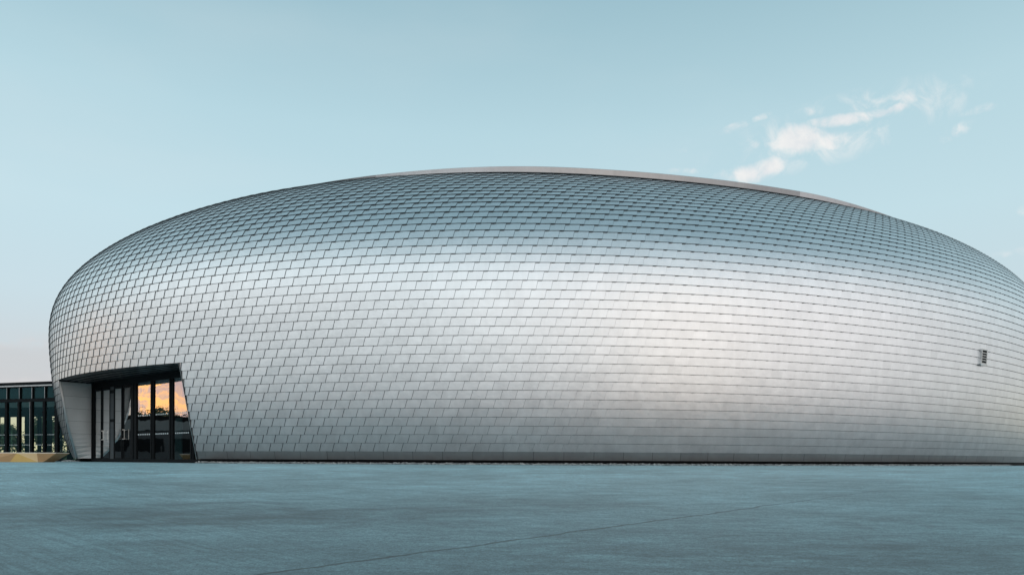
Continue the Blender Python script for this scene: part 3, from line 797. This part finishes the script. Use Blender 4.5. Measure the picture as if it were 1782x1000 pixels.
back = mix(mr(X, .45, -.30), back, ramp(Z, [(0, (.34, .36, .37)), (.04, (.66, .66, .67)), (.09, (1.08, 1.11, 1.13)), (.20, (1.12, 1.21, 1.24)), (.35, (1.08, 1.25, 1.31)), (.5, (.84, 1.03, 1.10)), (.65, (.50, .69, .77)), (.8, (.34, .53, .62)), (1, (.22, .39, .47))]))
fb = mr(Y, -.35, .45)
base = mix(fb, back, front)
# physically based sky blended in
sm = N.new('ShaderNodeVectorMath'); sm.operation = 'SCALE'; L.new(sky.outputs[0], sm.inputs[0]); sm.inputs['Scale'].default_value = .10
base = mix(.12, base, sm.outputs[0])
# clouds in tangent coordinates of the +Y direction
U = wm('DIVIDE', X, wm('MAXIMUM', Y, .05)); Vv = wm('DIVIDE', Z, wm('MAXIMUM', Y, .05))
cmb = N.new('ShaderNodeCombineXYZ'); L.new(U, cmb.inputs[0]); L.new(Vv, cmb.inputs[1])
n1 = N.new('ShaderNodeTexNoise'); n1.inputs['Scale'].default_value = 34; n1.inputs['Detail'].default_value = 7; n1.inputs['Roughness'].default_value = .62; n1.inputs['Distortion'].default_value = .35
L.new(cmb.outputs[0], n1.inputs['Vector'])
noise = n1.outputs['Fac']
clouds = [(1385, 243, 56, 30, 5, 1.9), (1428, 249, 66, 17, 10, 1.4), (1300, 303, 60, 17, 6, 1.5), (1338, 290, 36, 20, 20, 1.7), (1475, 207, 92, 12, 9, 1.3), (1555, 190, 50, 8, 22, .9),
          (1580, 172, 17, 22, -12, .85), (1560, 166, 26, 9, 10, .7), (1500, 181, 26, 8, 12, .65), (1325, 202, 26, 7, 22, .65), (1276, 222, 30, 9, 20, .7),
          (1312, 250, 12, 10, 0, .6), (1190, 297, 34, 7, 0, .8), (1662, 230, 38, 13, 32, .5), (1712, 188, 52, 9, 14, .5),
          (1784, 366, 18, 16, 0, .7), (1772, 438, 46, 9, 8, .6), (1405, 193, 26, 9, 10, .5), (1180, 262, 20, 6, 0, .35)]
tot = None
for (cx_, cy_, rx, ry, an, s) in clouds:
    u0 = (cx_-891)/1218.2; v0 = (800.07+.00442*(cx_-891)-cy_)/1218.2; ca, sa = math.cos(R(an)), math.sin(R(an))
    du = wm('SUBTRACT', U, u0); dv = wm('SUBTRACT', Vv, v0)
    a = wm('DIVIDE', wm('ADD', wm('MULTIPLY', du, ca), wm('MULTIPLY', dv, sa)), rx/1218.2)
    b = wm('DIVIDE', wm('SUBTRACT', wm('MULTIPLY', dv, ca), wm('MULTIPLY', du, sa)), ry/1218.2)
    q = wm('ADD', wm('MULTIPLY', a, a), wm('MULTIPLY', b, b))
    q = wm('MULTIPLY', wm('SUBTRACT', 1.25, q, clamp=False), s); q = wm('MAXIMUM', q, -.2)
    tot = q if tot is None else wm('MAXIMUM', tot, q)
dens = wm('ADD', tot, wm('MULTIPLY', wm('SUBTRACT', noise, .5), 4.0))
dens = mr(dens, .1, 2.3)
dens = wm('MULTIPLY', dens, mr(Y, .2, .4))
dens = wm('MULTIPLY', dens, mr(tot, -.15, .5))
uu = wm('SUBTRACT', U, (1460-891)/1218.2); vw_ = wm('SUBTRACT', Vv, (802-222)/1218.2)
aa = wm('DIVIDE', wm('ADD', wm('MULTIPLY', uu, .955), wm('MULTIPLY', vw_, .296)), 290/1218.2); ab = wm('DIVIDE', wm('SUBTRACT', wm('MULTIPLY', vw_, .955), wm('MULTIPLY', uu, .296)), 62/1218.2)
vq = wm('SUBTRACT', 1., wm('ADD', wm('MULTIPLY', aa, aa), wm('MULTIPLY', ab, ab)), clamp=True)
nv_ = N.new('ShaderNodeTexNoise'); nv_.inputs['Scale'].default_value = 15; nv_.inputs['Detail'].default_value = 7; nv_.inputs['Roughness'].default_value = .65; nv_.inputs['Distortion'].default_value = .8; L.new(cmb.outputs[0], nv_.inputs['Vector'])
veil = wm('MULTIPLY', wm('MULTIPLY', mr(nv_.outputs['Fac'], .46, .72), vq), wm('MULTIPLY', mr(Y, .2, .4), .75))
dens = wm('MAXIMUM', dens, veil)
base = mix(wm('MULTIPLY', dens, .9), base, mix(mr(nv_.outputs['Fac'], .35, .65), (.80, .81, .83), (.93, .91, .89)))
# thin low stratus toward the left horizon
n2 = N.new('ShaderNodeTexNoise'); n2.inputs['Scale'].default_value = 3.; n2.inputs['Detail'].default_value = 5
mp = N.new('ShaderNodeMapping'); mp.inputs['Scale'].default_value = (1, 1, 9); L.new(tc.outputs['Generated'], mp.inputs[0]); L.new(mp.outputs[0], n2.inputs['Vector'])
st = wm('MULTIPLY', wm('MULTIPLY', mr(Z, .17, .11), mr(Z, .03, .07)), mr(n2.outputs['Fac'], .35, .6))
base = mix(wm('MULTIPLY', st, .6), base, (.66, .63, .64))
bu = wm('DIVIDE', wm('SUBTRACT', U, (10-891)/1218.2), 150/1218.2); bv = wm('DIVIDE', wm('SUBTRACT', Vv, (797-628)/1218.2), 42/1218.2)
bq = wm('SUBTRACT', 1.1, wm('ADD', wm('MULTIPLY', bu, bu), wm('MULTIPLY', bv, bv))); bq = wm('ADD', bq, wm('MULTIPLY', wm('SUBTRACT', nv_.outputs['Fac'], .5), 2.2))
bq = wm('MULTIPLY', mr(bq, .0, .9), mr(Y, .2, .4))
base = mix(wm('MULTIPLY', bq, .75), base, mix(mr(Vv, (797-612)/1218.2, (797-585)/1218.2), (.60, .62, .64), (.74, .67, .67)))
# faint high veil
n4 = N.new('ShaderNodeTexNoise'); n4.inputs['Scale'].default_value = 2.2; n4.inputs['Detail'].default_value = 6
mp4 = N.new('ShaderNodeMapping'); mp4.inputs['Scale'].default_value = (1, 1, 3.5); mp4.inputs['Rotation'].default_value = (0, .3, 0); L.new(tc.outputs['Generated'], mp4.inputs[0]); L.new(mp4.outputs[0], n4.inputs['Vector'])
base = mix(wm('MULTIPLY', mr(n4.outputs['Fac'], .45, .75), .10), base, (.8, .82, .83))
# lit sunset cloud bank to the far left
n3 = N.new('ShaderNodeTexNoise'); n3.inputs['Scale'].default_value = 26.; n3.inputs['Detail'].default_value = 7; n3.inputs['Distortion'].default_value = .8
mp3 = N.new('ShaderNodeMapping'); mp3.inputs['Scale'].default_value = (1, 1, 2.2); L.new(tc.outputs['Generated'], mp3.inputs[0]); L.new(mp3.outputs[0], n3.inputs['Vector'])
om = wm('MULTIPLY', wm('MULTIPLY', wm('MULTIPLY', mr(Y, .125, .165), mr(Y, .25, .228)), mr(X, -.5, -.9)), wm('MULTIPLY', mr(Z, .02, .04), mr(Z, .17, .12)))
oc = mix(mr(n3.outputs['Fac'], .40, .62), (2.6, 1.35, .48), (1.15, .85, .82))
base = mix(om, base, oc)
below = mr(Z, -.02, .0)
base = mix(below, (.10, .14, .16), base)
fin = N.new('ShaderNodeVectorMath'); fin.operation = 'SCALE'; L.new(base, fin.inputs[0]); fin.inputs['Scale'].default_value = 10.
L.new(fin.outputs[0], bg.inputs['Color']); bg.inputs['Strength'].default_value = .1
w.cycles.sampling_method = 'MANUAL'; w.cycles.sample_map_resolution = 512

# ------------------------------------------------------------------ sun
sd = bpy.data.lights.new('sun', 'SUN'); so = link(bpy.data.objects.new('sun', sd))
sd.energy = .3; sd.angle = R(90); sd.color = (1, .97, .955)
d = np.array([math.sin(SUN_AZ)*math.cos(SUN_EL), math.cos(SUN_AZ)*math.cos(SUN_EL), math.sin(SUN_EL)])
from mathutils import Vector
so.rotation_euler = Vector(d).to_track_quat('Z', 'Y').to_euler(); so.location = (0, -10, 20)

sc.view_settings.view_transform = 'Standard'; sc.view_settings.look = 'None'; sc.view_settings.exposure = 0; sc.view_settings.gamma = 1
sc.render.engine = 'CYCLES'
